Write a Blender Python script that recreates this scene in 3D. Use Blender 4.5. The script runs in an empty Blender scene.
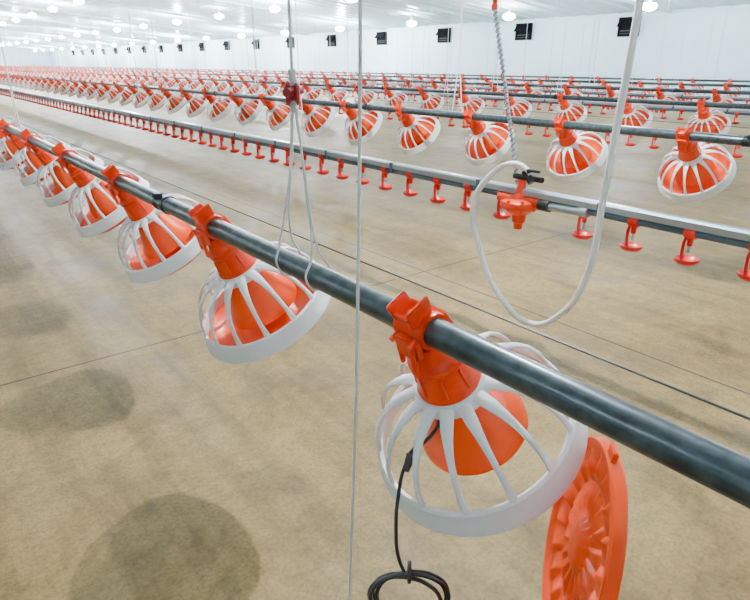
import bpy, bmesh, math, random
from mathutils import Vector, Matrix
random.seed(4)
S=bpy.context.scene
COL=S.collection
# ---------------- materials ----------------
def mat(name,col,rough=.5,metal=0,spec=.5,noise=None,bump=0,nscale=20,trans=0,emit=None):
    m=bpy.data.materials.new(name); m.use_nodes=True
    nt=m.node_tree; b=nt.nodes['Principled BSDF']
    b.inputs['Base Color'].default_value=(*col,1)
    b.inputs['Roughness'].default_value=rough
    b.inputs['Metallic'].default_value=metal
    b.inputs['Specular IOR Level'].default_value=spec
    if trans: b.inputs['Transmission Weight'].default_value=trans
    if emit:
        b.inputs['Emission Color'].default_value=(*emit[0],1); b.inputs['Emission Strength'].default_value=emit[1]
    if noise or bump:
        tc=nt.nodes.new('ShaderNodeTexCoord')
        n=nt.nodes.new('ShaderNodeTexNoise'); n.inputs['Scale'].default_value=nscale; n.inputs['Detail'].default_value=5
        nt.links.new(tc.outputs['Object'],n.inputs['Vector'])
        if noise:
            r=nt.nodes.new('ShaderNodeValToRGB'); r.color_ramp.elements[0].position=.3; r.color_ramp.elements[1].position=.7
            r.color_ramp.elements[0].color=(*col,1); r.color_ramp.elements[1].color=(*noise,1)
            nt.links.new(n.outputs['Fac'],r.inputs['Fac']); nt.links.new(r.outputs['Color'],b.inputs['Base Color'])
        if bump:
            bp=nt.nodes.new('ShaderNodeBump'); bp.inputs['Strength'].default_value=bump; bp.inputs['Distance'].default_value=.004
            nt.links.new(n.outputs['Fac'],bp.inputs['Height']); nt.links.new(bp.outputs['Normal'],b.inputs['Normal'])
    return m
ORG=mat('orange_plastic',(.95,.066,.0003),.30,spec=.4,noise=(1.0,.088,.0006),nscale=9)
ORG2=mat('orange_plate_plastic',(.82,.052,.0003),.40,spec=.25,noise=(.88,.064,.0006),nscale=9)
RED=mat('red_orange_plastic',(.85,.033,.0006),.28,noise=(.95,.052,.001),nscale=30)
CUPR=mat('red_cup_plastic',(.78,.007,.005),.33)
WHT=mat('white_plastic',(.90,.92,.95),.38,spec=.45)
BLK=mat('black_rubber',(.006,.006,.008),.4)
INL=mat('black_inlet_plastic',(.004,.004,.006),.8,spec=.1)
STEEL=mat('galvanized_steel',(.022,.034,.043),.28,metal=.35,noise=(.066,.093,.11),nscale=45)
ALU=mat('aluminium_rail',(.46,.55,.63),.28,metal=.75)
PVC=mat('blue_grey_pvc',(.06,.11,.16),.35)
ROPE=mat('white_rope',(.80,.82,.80),.8,bump=.6,nscale=300)
HOSE=mat('white_hose',(.94,.96,.97),.3)
WIRE=mat('dark_steel_wire',(.03,.03,.035),.4,metal=.3)
DARK=mat('dark_pipe_coupling',(.02,.026,.035),.45,metal=.3)
CEIL=mat('ceiling_panel_white',(.74,.92,.995),.30,noise=(.68,.88,.98),nscale=2)
WALLM=mat('wall_panel_white',(.66,.86,.97),.4,noise=(.60,.81,.94),nscale=3)
BULB=mat('lamp_glow',(1,1,1),.5,emit=((.88,.95,1),120))
try: BULB.cycles.emission_sampling='NONE'
except Exception: pass
CLEAR=mat('sight_tube',(.65,.72,.76),.2)

def floor_mat():
    m=bpy.data.materials.new('concrete_floor'); m.use_nodes=True; nt=m.node_tree; N=nt.nodes; L=nt.links
    b=N['Principled BSDF']; g=N.new('ShaderNodeNewGeometry')
    def noise(s,d=6,stretch=None,rough=.65,dist=0):
        n=N.new('ShaderNodeTexNoise'); n.inputs['Scale'].default_value=s; n.inputs['Detail'].default_value=d; n.inputs['Roughness'].default_value=rough; n.inputs['Distortion'].default_value=dist
        if stretch:
            mp=N.new('ShaderNodeMapping'); mp.inputs['Scale'].default_value=stretch; mp.inputs['Rotation'].default_value=(0,0,.12)
            L.new(g.outputs['Position'],mp.inputs['Vector']); L.new(mp.outputs[0],n.inputs['Vector'])
        else: L.new(g.outputs['Position'],n.inputs['Vector'])
        return n
    def ramp(src,p0,c0,p1,c1):
        r=N.new('ShaderNodeValToRGB'); e=r.color_ramp.elements
        e[0].position=p0; e[0].color=(*c0,1); e[1].position=p1; e[1].color=(*c1,1); L.new(src.outputs['Fac'],r.inputs['Fac']); return r
    def mul(a,b_,f):
        mx=N.new('ShaderNodeMixRGB'); mx.blend_type='MULTIPLY'; mx.inputs[0].default_value=f
        L.new(a.outputs[0],mx.inputs[1]); L.new(b_.outputs[0],mx.inputs[2]); return mx
    n1=noise(.8); n2=noise(5,7,dist=.6); n3=noise(90,4); n4=noise(1.0,6,(7,.6,1)); n5=noise(2.0,9,dist=1.2); n6=noise(24,6,rough=.75)
    base=ramp(n1,.32,(.245,.160,.055),.66,(.425,.300,.122))
    c=mul(base,ramp(n2,.35,(.55,.52,.42),.60,(1,1,1)),.6)
    c=mul(c,ramp(n3,.36,(.40,.39,.36),.56,(1,1,1)),.45)
    c=mul(c,ramp(n6,.38,(.50,.48,.42),.55,(1,1,1)),.45)
    c=mul(c,ramp(n4,.40,(.55,.53,.46),.54,(1,1,1)),.6)
    c=mul(c,ramp(n5,.36,(.42,.41,.36),.46,(1,1,1)),.5)
    sx=N.new('ShaderNodeSeparateXYZ'); L.new(g.outputs['Position'],sx.inputs[0])
    def joint(out,off,per):
        a=N.new('ShaderNodeMath'); a.operation='SUBTRACT'; L.new(out,a.inputs[0]); a.inputs[1].default_value=off
        p=N.new('ShaderNodeMath'); p.operation='PINGPONG'; L.new(a.outputs[0],p.inputs[0]); p.inputs[1].default_value=per/2
        q=N.new('ShaderNodeMath'); q.operation='LESS_THAN'; L.new(p.outputs[0],q.inputs[0]); q.inputs[1].default_value=.005
        return q
    j1=joint(sx.outputs[0],2.30,4.5); j2=joint(sx.outputs[1],2.47,5)
    mm=N.new('ShaderNodeMath'); mm.operation='MAXIMUM'; L.new(j1.outputs[0],mm.inputs[0]); L.new(j2.outputs[0],mm.inputs[1])
    mj=N.new('ShaderNodeMixRGB'); L.new(mm.outputs[0],mj.inputs[0]); L.new(c.outputs[0],mj.inputs[1]); mj.inputs[2].default_value=(.02,.015,.008,1)
    L.new(mj.outputs[0],b.inputs['Base Color'])
    rr=ramp(n5,.36,(.40,.40,.40),.5,(.52,.52,.52)); L.new(rr.outputs[0],b.inputs['Roughness'])
    b.inputs['Specular IOR Level'].default_value=.30
    bp=N.new('ShaderNodeBump'); bp.inputs['Strength'].default_value=.25; bp.inputs['Distance'].default_value=.01
    L.new(n3.outputs['Fac'],bp.inputs['Height']); L.new(bp.outputs['Normal'],b.inputs['Normal'])
    return m
FLOOR=floor_mat()

# ---------------- mesh helpers ----------------
def obj(name,bm,mats,parent=None,smooth=True):
    bmesh.ops.recalc_face_normals(bm,faces=bm.faces[:])
    me=bpy.data.meshes.new(name); bm.to_mesh(me); bm.free()
    for m in mats: me.materials.append(m)
    if smooth:
        for p in me.polygons: p.use_smooth=True
        try: me.set_sharp_from_angle(angle=math.radians(38))
        except Exception: pass
    o=bpy.data.objects.new(name,me); COL.objects.link(o)
    if parent: o.parent=parent
    return o
def empty(name,loc=(0,0,0)):
    o=bpy.data.objects.new(name,None); o.location=loc; COL.objects.link(o); o.empty_display_size=.1; return o
def lathe(bm,prof,seg=32,mi=0,wave=None,M=None):
    rings=[]
    for r,z in prof:
        ring=[]
        if r<1e-5:
            v=bm.verts.new((0,0,z)); ring=[v]*seg
        else:
            for k in range(seg):
                a=2*math.pi*k/seg; zz=z+(wave(r,a) if wave else 0)
                ring.append(bm.verts.new((r*math.cos(a),r*math.sin(a),zz)))
        rings.append(ring)
    if M is not None:
        for v in {v for rg in rings for v in rg}: v.co=M@v.co
    for i in range(len(rings)-1):
        A,B=rings[i],rings[i+1]
        for k in range(seg):
            k2=(k+1)%seg
            vs=[]
            for v in (A[k],A[k2],B[k2],B[k]):
                if v not in vs: vs.append(v)
            if len(vs)>2:
                try: f=bm.faces.new(vs); f.material_index=mi
                except ValueError: pass
def sweep(bm,pts,ws,ths,nrm,mi=0,seg=8):
    rings=[]
    n=len(pts); pts=[Vector(p) for p in pts]
    for i,p in enumerate(pts):
        t=(pts[min(i+1,n-1)]-pts[max(i-1,0)]).normalized()
        s=(nrm-t*nrm.dot(t)).normalized(); q=t.cross(s)
        rings.append([bm.verts.new(p+s*math.cos(2*math.pi*k/seg+math.pi/seg)*ws[i]+q*math.sin(2*math.pi*k/seg+math.pi/seg)*ths[i]) for k in range(seg)])
    for i in range(n-1):
        for k in range(seg):
            f=bm.faces.new((rings[i][k],rings[i][(k+1)%seg],rings[i+1][(k+1)%seg],rings[i+1][k])); f.material_index=mi
    for r in (rings[0],rings[-1]):
        f=bm.faces.new(r); f.material_index=mi
def box(bm,c,s,mi=0,M=None,bev=0):
    r=bmesh.ops.create_cube(bm,size=1)
    vs=r['verts']
    for v in vs:
        v.co=Vector((v.co.x*s[0],v.co.y*s[1],v.co.z*s[2]))
        if M is not None: v.co=M@v.co
        v.co+=Vector(c)
    fs={f for v in vs for f in v.link_faces}
    for f in fs: f.material_index=mi
    if bev:
        es=list({e for v in vs for e in v.link_edges})
        bmesh.ops.bevel(bm,geom=es,offset=bev,segments=2,affect='EDGES',material=mi)
def cyl(bm,a,b,r,seg=16,mi=0,r2=None):
    a=Vector(a);b=Vector(b);r2=r if r2 is None else r2
    d=(b-a).normalized(); s=d.orthogonal()
    sweep(bm,[a,b],[r,r2],[r,r2],s,mi,seg)
def curve(name,pts,r,m,parent=None,res=8,cyclic=False):
    c=bpy.data.curves.new(name,'CURVE'); c.dimensions='3D'; c.bevel_depth=r; c.bevel_resolution=3; c.resolution_u=res; c.use_fill_caps=True
    sp=c.splines.new('BEZIER'); sp.bezier_points.add(len(pts)-1)
    for p,q in zip(sp.bezier_points,pts):
        p.co=q; p.handle_left_type=p.handle_right_type='AUTO'
    sp.use_cyclic_u=cyclic
    c.materials.append(m)
    o=bpy.data.objects.new(name,c); COL.objects.link(o)
    if parent:o.parent=parent
    return o

# ---------------- feeder pan ----------------
RZ=-.285
def dish(bm,seg,mi,z0=0):
    prof=[(0,.030),(.025,.027),(.05,.010),(.075,-.018),(.10,-.026),(.118,-.026),(.135,-.022),(.150,-.012),(.163,.002),(.172,.016),(.176,.016),
          (.177,.008),(.168,-.006),(.155,-.020),(.137,-.030),(.118,-.033),(.09,-.033),(.07,-.022),(.045,.003),(0,.022)]
    lathe(bm,prof,seg,mi,None,Matrix.Translation((0,0,z0)))
def petal_plate(bm,seg,mi):
    """opened pan bottom: shallow plate, thick rim, two rings of overlapping petal ribs"""
    def saw(x): 
        x=x%1.0
        return (x/.78) if x<.78 else (1-x)/.22
    n=18
    def wv(r,a):
        if r<0.04 or r>.160: return 0
        w1=max(0,1-abs(r-.078)/.032); w2=max(0,1-abs(r-.132)/.026)
        return .011*w2**.6*saw(n*a/2/math.pi)+.007*w1**.6*saw(n*a/2/math.pi+.5)
    top=[(0,.006),(.02,.006),(.035,.004),(.048,-.006),(.062,-.008),(.078,-.008),(.094,-.008),(.106,-.010),(.112,-.008),(.122,-.007),(.132,-.006),(.144,-.005),(.156,-.003),(.162,0),(.168,.006),(.176,.007),(.180,.004)]
    bot=[(.181,-.010),(.178,-.016),(.165,-.018),(.12,-.020),(.06,-.020),(0,-.018)]
    lathe(bm,top,seg,mi,wv,None)
    lathe(bm,[top[-1]]+bot,seg,mi,None,None)
    bmesh.ops.remove_doubles(bm,verts=bm.verts[:],dist=1e-5)
def build_pan(hi=True,with_dish=True):
    bm=bmesh.new(); seg=56 if hi else 24
    My=Matrix.Rotation(math.pi/2,4,'X')
    lathe(bm,[(.0235,-.032),(.029,-.032),(.0305,-.024),(.028,-.018),(.028,.018),(.0305,.024),(.029,.032),(.0235,.032)],24 if hi else 12,1,None,My)
    b=.002 if hi else 0
    box(bm,(-.004,.024,.038),(.040,.007,.028),1,Matrix.Rotation(-.28,4,'X'),b)
    box(bm,(-.004,-.022,.042),(.044,.007,.036),1,Matrix.Rotation(.22,4,'X'),b)
    box(bm,(-.020,.0,.034),(.007,.036,.018),1,Matrix.Rotation(-.3,4,'Y'),b)
    box(bm,(.014,.0,.032),(.007,.036,.014),1,Matrix.Rotation(.3,4,'Y'),b)
    box(bm,(-.036,-.004,-.010),(.016,.046,.036),1,Matrix.Rotation(.2,4,'Y'),b*1.5)
    box(bm,(.034,0,-.012),(.012,.044,.040),1,Matrix.Rotation(-.2,4,'Y'),b*1.5)
    if hi:
        box(bm,(-.047,-.018,-.028),(.007,.012,.055),1,Matrix.Rotation(.3,4,'Y'),.002)
        box(bm,(-.042,.016,-.020),(.008,.008,.05),1,Matrix.Rotation(.25,4,'Y'),.002)
        for s in (-1,1): cyl(bm,(-.046,.02*s,.004),(-.028,.02*s,.004),.005,10,1)
    lathe(bm,[(.022,-.024),(.034,-.026),(.037,-.050),(.042,-.060),(.048,-.064),(.049,-.074),(.045,-.080),(.049,-.115),(.055,-.130),(.059,-.140),(.059,-.150),(.05,-.156)],seg,1)
    if hi:
        for k in range(8):
            a=2*math.pi*k/8; M=Matrix.Rotation(a,4,'Z')
            sweep(bm,[M@Vector((.046,0,-.082)),M@Vector((.0525,0,-.122))],[.0025,.0025],[.002,.002],M@Vector((0,1,0)),1,6)
    lathe(bm,[(.045,-.150),(.055,-.175),(.072,-.21),(.092,-.248),(.097,-.262),(.0985,-.272),(.092,-.272),(.069,-.21),(.05,-.17)],seg,0)
    lathe(bm,[(.054,-.132),(.060,-.130),(.066,-.138),(.070,-.149),(.067,-.154),(.056,-.152),(.054,-.132)],seg,2)
    lathe(bm,[(.170,RZ+.030),(.176,RZ+.034),(.181,RZ+.030),(.185,RZ+.006),(.192,RZ-.005),(.193,RZ-.013),(.182,RZ-.013),(.177,RZ+.002),(.173,RZ+.026),(.170,RZ+.030)],seg,2)
    ns=14
    for k in range(ns):
        a=2*math.pi*(k+.5)/ns; c,s=math.cos(a),math.sin(a)
        if hi: P=[(.056,-.136),(.072,-.138),(.092,-.142),(.112,-.151),(.134,-.168),(.153,-.192),(.167,-.222),(.176,RZ+.026)]; W=[.012,.0125,.0115,.0085,.0062,.0054,.0054,.0085]
        else: P=[(.056,-.137),(.105,-.148),(.148,-.186),(.177,RZ+.026)]; W=[.012,.010,.0075,.0075]
        pts=[(r*c,r*s,z) for r,z in P]
        sweep(bm,pts,W,[.0042]*len(W),Vector((-s,c,0)),2,8 if hi else 4)
    if with_dish: dish(bm,72 if hi else 24,0,RZ-.014)
    return bm
TILT=math.radians(-30)
H=1.15
X1,Z1=.57,H-.373
def pan_mesh(hi,wd,name):
    o=obj(name,build_pan(hi,wd),[ORG,RED,WHT]); me=o.data; bpy.data.objects.remove(o); return me
ME_OPEN=pan_mesh(True,False,'feeder_pan_open_mesh'); ME_HI=pan_mesh(True,True,'feeder_pan_mesh'); ME_LO=pan_mesh(False,True,'feeder_pan_far_mesh')
YEND=84.
def line_ropes(x,z,ys,ztop,parent,r=.004):
    bm=bmesh.new()
    for y in ys:
        zj=z+.38
        cyl(bm,(x,y,zj),(x,y,ztop),r,6,0)
        cyl(bm,(x,y-.05,z+.01),(x,y,zj),r*.8,6,0); cyl(bm,(x,y+.05,z+.01),(x,y,zj),r*.8,6,0)
    return obj('suspension_ropes',bm,[ROPE],parent)
def ceil_z(x): return 2.45+(3.6-2.45)*(1-abs(x-5)/12)
def feeder_line(x,z,y0,n_sep,seed):
    e=empty('feeder_line',(0,0,0))
    bm=bmesh.new(); cyl(bm,(x,-3.5,z),(x,YEND,z),.0225,32,0)
    obj('feed_pipe',bm,[STEEL],e)
    bm=bmesh.new()
    y=1.70 if seed==0 else 1.2
    while y<YEND:
        M=Matrix.Translation((x,y,z))@Matrix.Rotation(math.pi/2,4,'X')
        lathe(bm,[(.022,-.035),(.026,-.035),(.026,-.028),(.0245,-.026),(.0245,.026),(.026,.028),(.026,.035),(.022,.035)],20,0,None,M)
        box(bm,(x-.02,y,z+.024),(.02,.03,.016),0,None,.002)
        y+=3.0
    obj('pipe_couplings',bm,[DARK],e)
    bm=bmesh.new(); cyl(bm,(x+.004,-3.5,z+.062),(x+.004,YEND,z+.062),.0014,6,0); obj('anti_roost_wire',bm,[WIRE],e)
    tilt=TILT if seed==0 else math.radians(-41)
    for k in range(n_sep):
        if seed==0:
            me=ME_OPEN if k==0 else ME_HI
            o=bpy.data.objects.new('poultry_feeder_pan',me); COL.objects.link(o)
            tl=[-30,-28,-31,-33][k] if k<4 else -33+random.uniform(-3,3)
        else:
            o=bpy.data.objects.new('pan',ME_HI); COL.objects.link(o); o.parent=e
            tl=-45+random.uniform(-4,4)
        o.location=(x,y0+.75*k,z); o.rotation_euler=(0,math.radians(tl),0)
        if seed==0 and k: o.location.y+=.02
    ya=y0+.75*n_sep
    o=bpy.data.objects.new('far_pans',ME_LO); COL.objects.link(o); o.parent=e
    o.location=(x,ya,z); o.rotation_euler=(0,tilt,0)
    ar=o.modifiers.new('row','ARRAY'); ar.use_relative_offset=False; ar.use_constant_offset=True; ar.constant_offset_displace=(0,.75,0)
    ar.count=int((YEND-1-ya)/.75)
    for k in range(3):
        o=bpy.data.objects.new('pan',ME_LO); COL.objects.link(o); o.parent=e
        o.location=(x,y0-.75*(k+1),z); o.rotation_euler=(0,tilt,0)
    return e
# ---------------- drinker line ----------------
def cup_mesh():
    bm=bmesh.new()
    My=Matrix.Rotation(math.pi/2,4,'X')
    lathe(bm,[(.0155,-.018),(.021,-.018),(.022,-.010),(.022,.010),(.021,.018),(.0155,.018)],14,0,None,My)
    cyl(bm,(0,0,-.016),(0,0,-.045),.011,10,0,.009)
    cyl(bm,(0,0,-.045),(0,0,-.068),.005,8,1)
    sweep(bm,[(-.004,.012,-.012),(-.006,.017,-.035),(-.006,.017,-.07),(-.004,.014,-.095),(0,.004,-.104)],[.009,.009,.009,.010,.010],[.005]*5,Vector((1,0,0)),0,8)
    lathe(bm,[(0,-.102),(.016,-.102),(.030,-.096),(.038,-.088),(.040,-.088),(.0385,-.096),(.030,-.105),(.014,-.110),(0,-.110)],18,0)
    return bm
def drinker_line(x,z,y0,near=False):
    e=empty('nipple_drinker_line')
    bm=bmesh.new(); cyl(bm,(x,-3.5,z),(x,YEND,z),.0145,20,0); obj('water_pipe',bm,[PVC],e)
    bm=bmesh.new()
    prof=[(-.021,.014),(-.021,.036),(-.014,.043),(.014,.043),(.021,.036),(.021,.014),(.018,.014),(.018,.034),(.012,.039),(-.012,.039),(-.018,.034),(-.018,.014)]
    A=[bm.verts.new((x+a,-3.5,z+b)) for a,b in prof]; B=[bm.verts.new((x+a,YEND,z+b)) for a,b in prof]
    for k in range(len(prof)):
        k2=(k+1)%len(prof); bm.faces.new((A[k],A[k2],B[k2],B[k]))
    obj('stabiliser_rail',bm,[ALU],e,smooth=False)
    bm=bmesh.new(); y=-3
    while y<YEND:
        box(bm,(x,y,z+.017),(.046,.02,.054),0); y+=.6
    obj('rail_brackets',bm,[PVC],e)
    o=obj('drinker_cups',cup_mesh(),[CUPR,ALU],e)
    def arr(o,n):
        a=o.modifiers.new('row','ARRAY'); a.use_relative_offset=False; a.use_constant_offset=True; a.constant_offset_displace=(0,.2,0); a.count=n
    if near:
        o.location=(x,-3.4+((y0+3.4)%.2),z); n1=int(round((1.5-o.location.y)/.2)); arr(o,n1)
        o2=bpy.data.objects.new('drinker_cups_far',o.data); COL.objects.link(o2); o2.parent=e
        o2.location=(x,o.location.y+.2*(n1+1),z); arr(o2,int((70-o2.location.y)/.2))
    else:
        o.location=(x,y0,z); arr(o,int((50-y0)/.2))
    return e

fl=feeder_line(X1,Z1,.616,10,0)
fl2=feeder_line(3.2,.80,1.518-.75,10,1)
rowsF=[(5.8,.80,.4),(8.4,.80,.7),(11.0,.8,.2),(13.6,.8,.5)]
for i,(x,z,y0) in enumerate(rowsF):
    e=feeder_line(x,z,y0,0,2+i)
    line_ropes(x,z,[2.1+i*.4+3*k for k in range(22)],ceil_z(x)-.02,e)
line_ropes(3.2,.80,[3.15+3*k for k in range(24)],ceil_z(3.2)-.02,fl2)
line_ropes(X1,Z1,[3.96+3*k for k in range(24)],ceil_z(X1)-.02,fl,.0035)
X2,Z2=2.0,H-.52
d=drinker_line(X2,Z2,1.068,True)
line_ropes(X2,Z2+.04,[3.3+3*k for k in range(24)],ceil_z(X2)-.02,d,.003)
for i,(x,y0) in enumerate([(4.6,0),(7.2,.1),(9.8,.05),(12.3,0)]):
    e=drinker_line(x,.64,y0)
    line_ropes(x,.68,[1.7+i*.5+3*k for k in range(22)],ceil_z(x)-.02,e,.003)

# ---------------- open (hanging) pan bottom ----------------
bm=bmesh.new(); petal_plate(bm,216,0)
box(bm,(.182,0,.000),(.03,.035,.008),0,None,.002)
pb=obj('orange_pan_bottom',bm,[ORG2])
t=math.radians(10)
Lf=Vector((-.66,.75,0)).normalized()
N=(Lf*math.cos(t)+Vector((0,0,1))*math.sin(t)).normalized()
up=(Vector((0,0,1))*math.cos(t)-Lf*math.sin(t)).normalized()
Ya=N.cross(up).normalized()
pb.matrix_world=Matrix.Translation((.745,.408,.405))@Matrix((up,Ya,N)).transposed().to_4x4()

# ---------------- suspension pulley on near feeder line ----------------
e=empty('rope_pulley_hanger')
yp,zp=.963,1.10
curve('rope_up',[(X1,yp,zp),(X1+.002,yp,2.0),(X1,yp,ceil_z(X1)-.01)],.0028,ROPE,e)
curve('rope_leg_a',[(X1,yp+.004,zp),(X1-.004,yp+.02,zp-.15),(X1-.02,1.008,Z1+.04),(X1-.027,1.01,Z1),(X1,1.01,Z1-.0265),(X1+.027,1.012,Z1),(X1+.002,1.0,Z1+.06),(X1+.000,yp+.012,zp-.1),(X1,yp,zp)],.0022,ROPE,e)
curve('rope_leg_b',[(X1,yp-.004,zp),(X1,yp-.03,zp-.17),(X1-.012,.905,Z1+.035),(X1-.027,.902,Z1),(X1,.902,Z1-.0265),(X1+.027,.902,Z1),(X1+.004,.905,Z1+.05),(X1+.002,yp-.028,zp-.15),(X1,yp,zp)],.0022,ROPE,e)
bm=bmesh.new()
Mx=Matrix.Translation((X1,yp,zp))@Matrix.Rotation(math.radians(55),4,'Z')@Matrix.Rotation(math.pi/2,4,'X')
lathe(bm,[(0,-.012),(.018,-.012),(.021,-.008),(.013,-.002),(.013,.002),(.021,.008),(.018,.012),(0,.012)],20,0,None,Mx)
cyl(bm,(X1-.022,yp-.016,zp+.002),(X1+.024,yp+.016,zp+.004),.008,10,0)
obj('pulley_wheel',bm,[mat('dark_red_plastic',(.32,.012,.02),.4)],e)
bm=bmesh.new()
for dz in (-.026,.024,.034):
    M=Matrix.Translation((X1,yp,zp+dz)); lathe(bm,[(0,-.007),(.006,-.005),(.0075,0),(.006,.005),(0,.007)],12,0,None,M)
obj('rope_knot',bm,[ROPE],e)
curve('winch_cord',[(.50,.66,ceil_z(.5)-.01),(.50,.67,1.22),(.497,.675,.9),(.503,.70,.55),(.50,.72,.175),(.50,.725,.004)],.0026,ROPE)

# ---------------- regulator ----------------
e=empty('water_pressure_regulator'); yr=1.57
bm=bmesh.new()
M=Matrix.Translation((X2-.01,yr,Z2-.03))
lathe(bm,[(0,.052),(.022,.050),(.030,.044),(.036,.030),(.070,.024),(.080,.018),(.082,.004),(.082,-.004),(.076,-.012),(.060,-.020),(.040,-.036),(.030,-.040),(.028,-.070),(.020,-.075),(.018,-.100),(0,-.103)],40,0,None,M)
for k in range(8):
    a=2*math.pi*k/8
    cyl(bm,(X2-.01+.072*math.cos(a),yr+.072*math.sin(a),Z2-.045),(X2-.01+.072*math.cos(a),yr+.072*math.sin(a),Z2+.0),.008,8,0)
cyl(bm,(X2-.01,yr-.11,Z2-.01),(X2-.01,yr+.11,Z2-.01),.021,16,0)
cyl(bm,(X2-.01,yr,Z2+.015),(X2-.01,yr,Z2+.075),.022,16,0,.016)
obj('regulator_body',bm,[RED],e)
bm=bmesh.new()
cyl(bm,(X2-.01,yr-.15,Z2-.01),(X2-.01,yr-.10,Z2-.01),.024,16,0)
cyl(bm,(X2-.01,yr-.05,Z2+.07),(X2-.01,yr-.01,Z2+.11),.016,12,0)
cyl(bm,(X2-.01,yr-.10,Z2+.085),(X2-.01,yr+.04,Z2+.085),.012,12,0)
cyl(bm,(X2-.01,yr-.03,Z2+.08),(X2-.01,yr-.03,Z2+.12),.012,12,0)
box(bm,(X2-.02,yr-.06,Z2+.118),(.018,.06,.010),0,None,.003)
obj('ball_valve',bm,[BLK],e)
bm=bmesh.new(); cyl(bm,(X2-.01,yr-.30,Z2-.005),(X2-.01,yr-.14,Z2-.01),.017,16,0); cyl(bm,(X2-.01,yr-.32,Z2-.004),(X2-.01,yr-.29,Z2-.004),.021,16,0)
obj('clear_connector',bm,[mat('grey_connector',(.32,.38,.42),.2)],e)
bm=bmesh.new()
p0=Vector((X2-.01,yr+.02,Z2+.06)); p1=Vector((X2-.005,1.785,1.36))
cyl(bm,p0,p1,.0065,12,0)
obj('sight_tube',bm,[CLEAR],e)
pts=[]; dv=(p1-p0); s1=dv.orthogonal().normalized(); s2=dv.normalized().cross(s1)
turns=34
for i in range(turns*6+1):
    f=i/(turns*6); a=2*math.pi*i/6; pts.append(p0+dv*f+(s1*math.cos(a)+s2*math.sin(a))*.0095)
curve('tube_spring',pts,.0018,PVC,e,res=3)
bm=bmesh.new()
M=Matrix.Translation(p1); lathe(bm,[(0,.034),(.008,.030),(.011,.018),(.009,.006),(.013,0),(.012,-.016),(0,-.018)],14,0,None,M)
obj('red_cap',bm,[RED],e)
curve('cap_cord',[p1+Vector((0,0,.03)),(X2,1.80,2.0),(X2,1.80,ceil_z(X2)-.01)],.0016,ROPE,e)
xh=1.9
curve('white_water_hose',[(xh,1.10,ceil_z(xh)-.01),(xh,1.105,1.9),(xh,1.113,1.328),(xh,1.13,.95),(xh,1.142,.705),(xh,1.165,.42),(xh,1.25,.24),(xh,1.39,.150),(xh,1.57,.225),(xh,1.70,.41),(xh+.01,1.755,.57),(xh+.03,1.70,.70),(xh+.07,1.61,.765),(X2-.01,1.545,.74),(X2-.01,1.535,.725)],.0125,HOSE,res=12)

# ---------------- black sensor cable ----------------
e=empty('black_sensor_cable')
cp=[(.625,.605,.615),(.60,.61,.575),(.545,.61,.546),(.516,.60,.486),(.503,.588,.44),(.497,.575,.40),(.50,.555,.365)]
curve('lead',cp,.0032,BLK,e)
bm=bmesh.new(); cyl(bm,(.553,.611,.552),(.538,.608,.528),.0085,12,0,.006); cyl(bm,(.562,.611,.558),(.553,.611,.552),.006,12,0)
cyl(bm,(.625,.605,.63),(.615,.607,.585),.011,14,0,.009)
obj('plug',bm,[BLK],e)
cc=Vector((.503,.553,.325))
ax=Vector((.62,.70,-.10)).normalized(); a1=Vector((0,0,1)); a1=(a1-ax*a1.dot(ax)).normalized(); a2=ax.cross(a1)
pts=[]
for i in range(4*10+1):
    a=2*math.pi*i/10; rr=.052+.006*math.sin(a*.37+1)+.003*math.cos(a*1.3)
    pts.append(cc+a1*(math.cos(a)*rr*.85)+a2*(math.sin(a)*rr*1.15)+ax*(.010*math.sin(a*.61)))
curve('cable_coil',pts,.0035,BLK,e)
curve('cable_tie',[cc+a1*.036+ax*.010,cc+a1*.058+ax*.012,cc+a1*.062-ax*.006,cc+a1*.04-ax*.012],.0035,BLK,e,cyclic=True)

# ---------------- room shell ----------------
XR,XL,YB,YE=17.,-7.,-4.,85.
def quad(name,vs,m):
    bm=bmesh.new(); f=bm.faces.new([bm.verts.new(v) for v in vs]); o=obj(name,bm,[m],smooth=False); return o
quad('floor',[(XL,YB,0),(XR,YB,0),(XR,YE,0),(XL,YE,0)],FLOOR)
def slab(name,x0,x1,y0,y1,z0,z1,m):
    bm=bmesh.new(); box(bm,((x0+x1)/2,(y0+y1)/2,(z0+z1)/2),(x1-x0,y1-y0,z1-z0),0); return obj(name,bm,[m],smooth=False)
slab('wall_right',XR,XR+.15,YB,YE,0,2.45,WALLM)
slab('wall_left',XL-.15,XL,YB,YE,0,2.45,WALLM)
def gable(name,y):
    bm=bmesh.new()
    P=[(XL,0),(XR,0),(XR,2.45),(5,3.6),(XL,2.45)]
    A=[bm.verts.new((a,y,b)) for a,b in P]; B=[bm.verts.new((a,y+.15,b)) for a,b in P]
    bm.faces.new(A); bm.faces.new(B[::-1])
    for k in range(5): bm.faces.new((A[k],A[(k+1)%5],B[(k+1)%5],B[k]))
    obj(name,bm,[WALLM],smooth=False)
gable('wall_far',YE); gable('wall_back',YB-.15)
bm=bmesh.new()
for (xa,xb) in ((XL,5),(5,XR)):
    ys=[];y=YB
    while y<YE-.5:
        ys+= [(y,0),(y+.40,0),(y+.43,-.03),(y+.47,-.03),(y+.50,0)]; y+=.5
    ys.append((YE,0))
    A=[bm.verts.new((xa,yy,ceil_z(xa)+dz)) for yy,dz in ys]; B=[bm.verts.new((xb,yy,ceil_z(xb)+dz)) for yy,dz in ys]
    for k in range(len(ys)-1):
        try: bm.faces.new((A[k],A[k+1],B[k+1],B[k]))
        except ValueError: pass
obj('ceiling',bm,[CEIL],smooth=False)
bm=bmesh.new()
y=-3
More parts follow.
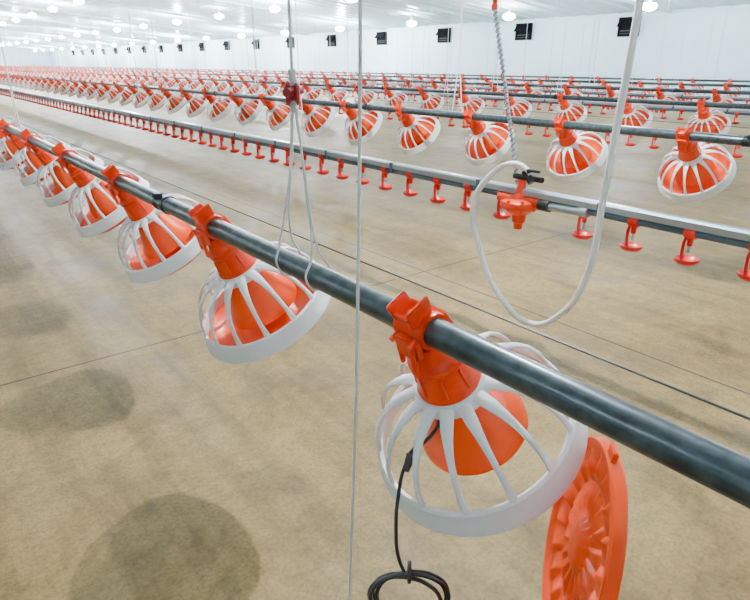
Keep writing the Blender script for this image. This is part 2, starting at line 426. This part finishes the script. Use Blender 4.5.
while y<YE:
    for (xa,xb) in ((XL,5),(5,XR)):
        p=Vector((xa,y,ceil_z(xa)-.05)); q=Vector((xb,y,ceil_z(xb)-.05))
        sweep(bm,[p,q],[.05,.05],[.06,.06],Vector((0,1,0)),0,4)
    y+=6
obj('trim_1',bm,[WALLM],smooth=False)
bm=bmesh.new()
y=-3.5
while y<YE:
    box(bm,(XR-.006,y,1.225),(.012,.03,2.45),0); y+=3.7
box(bm,(XR-.01,(YB+YE)/2,1.62),(.02,YE-YB,.04),0)
box(bm,(XR-.03,(YB+YE)/2,2.41),(.06,YE-YB,.08),0)
obj('trim_2',bm,[WALLM],smooth=False)
slab('baseboard_right',XR-.05,XR,YB,YE,0,.25,WALLM)
bm=bmesh.new()
box(bm,(-.03,0,.22),(.06,.64,.06),0); box(bm,(-.03,0,-.22),(.06,.64,.06),0)
box(bm,(-.03,.29,0),(.06,.06,.44),0); box(bm,(-.03,-.29,0),(.06,.06,.44),0)
box(bm,(-.012,0,0),(.02,.56,.42),0)
box(bm,(-.12,0,.11),(.02,.56,.26),0,Matrix.Rotation(math.radians(40),4,'Y'))
box(bm,(-.05,0,-.10),(.03,.48,.03),1); box(bm,(-.05,0,-.17),(.03,.48,.02),1)
ai=obj('air_inlet',bm,[INL,mat('inlet_grey',(.02,.022,.03),.7)],smooth=False); ai.location=(XR-.015,6.45,2.08)
for k in range(-1,19):
    if k==0: continue
    o=bpy.data.objects.new('air_inlet',ai.data); COL.objects.link(o); o.location=(XR-.015,6.45+3.7*k,2.08)

# ---------------- lamps ----------------
bm=bmesh.new(); lamps=[]
XK=2.15
for i,x in enumerate((XK,6.3,10.6,14.6,-3)):
    k=-1
    while True:
        y=2.0+4.2*k+(0 if i==0 else (i%2)*2.1); idx=k; k+=1
        if y>82: break
        if y<-3: continue
        z=2.88 if i==0 else ceil_z(x)-.28
        lamps.append((x,y,z,idx))
for (x,y,z,_) in lamps:
    s=1.35 if x>3 else 1.1
    M=Matrix.Translation((x,y,z))
    lathe(bm,[(0,.10),(.03,.10),(.035,.05),(.05,.045)],10,1,None,M)
    lathe(bm,[(.05,.05),(.105*s,.03),(.13*s,-.02),(.115*s,-.08),(.065*s,-.12),(0,-.135)],14,0,None,M)
    cyl(bm,(x,y,z+.09),(x,y,ceil_z(x)),.008,6,1)
obj('ceiling_bulbs',bm,[BULB,WHT])
for (x,y,z,idx) in lamps:
    if x<0 and y>20: continue
    key=abs(x-XK)<.01 and abs(y-2)<.01
    if abs(x-XK)<.01: en=7 if y<8 else 50
    else: en=10 if y<6 else (95 if y<14 else 210)
    if x>10 and y<14: en=130
    if y>14:
        if idx%2: continue
        en*=4.2
    if x<0: en=2
    if (abs(x-XK)<.01 and y<1): en=2
    l=bpy.data.lights.new('bulb_light','POINT'); l.energy=400 if key else en
    l.shadow_soft_size=.025 if key else .08; l.color=(1,.98,.94) if key else (.86,.95,1.0)
    o=bpy.data.objects.new('bulb_light',l); COL.objects.link(o); o.location=(x,y,z-.24)
w=bpy.data.worlds.new('World'); S.world=w; w.use_nodes=True
w.node_tree.nodes['Background'].inputs[0].default_value=(.8,.9,1,1); w.node_tree.nodes['Background'].inputs[1].default_value=.5

# ---------------- camera ----------------
c=bpy.data.cameras.new('camera'); c.lens=28.8; c.sensor_width=36; c.clip_end=300; c.clip_start=.02
o=bpy.data.objects.new('camera',c); COL.objects.link(o); o.location=(0,0,H)
o.rotation_euler=(math.radians(90-21.6),0,math.radians(-38)); S.camera=o
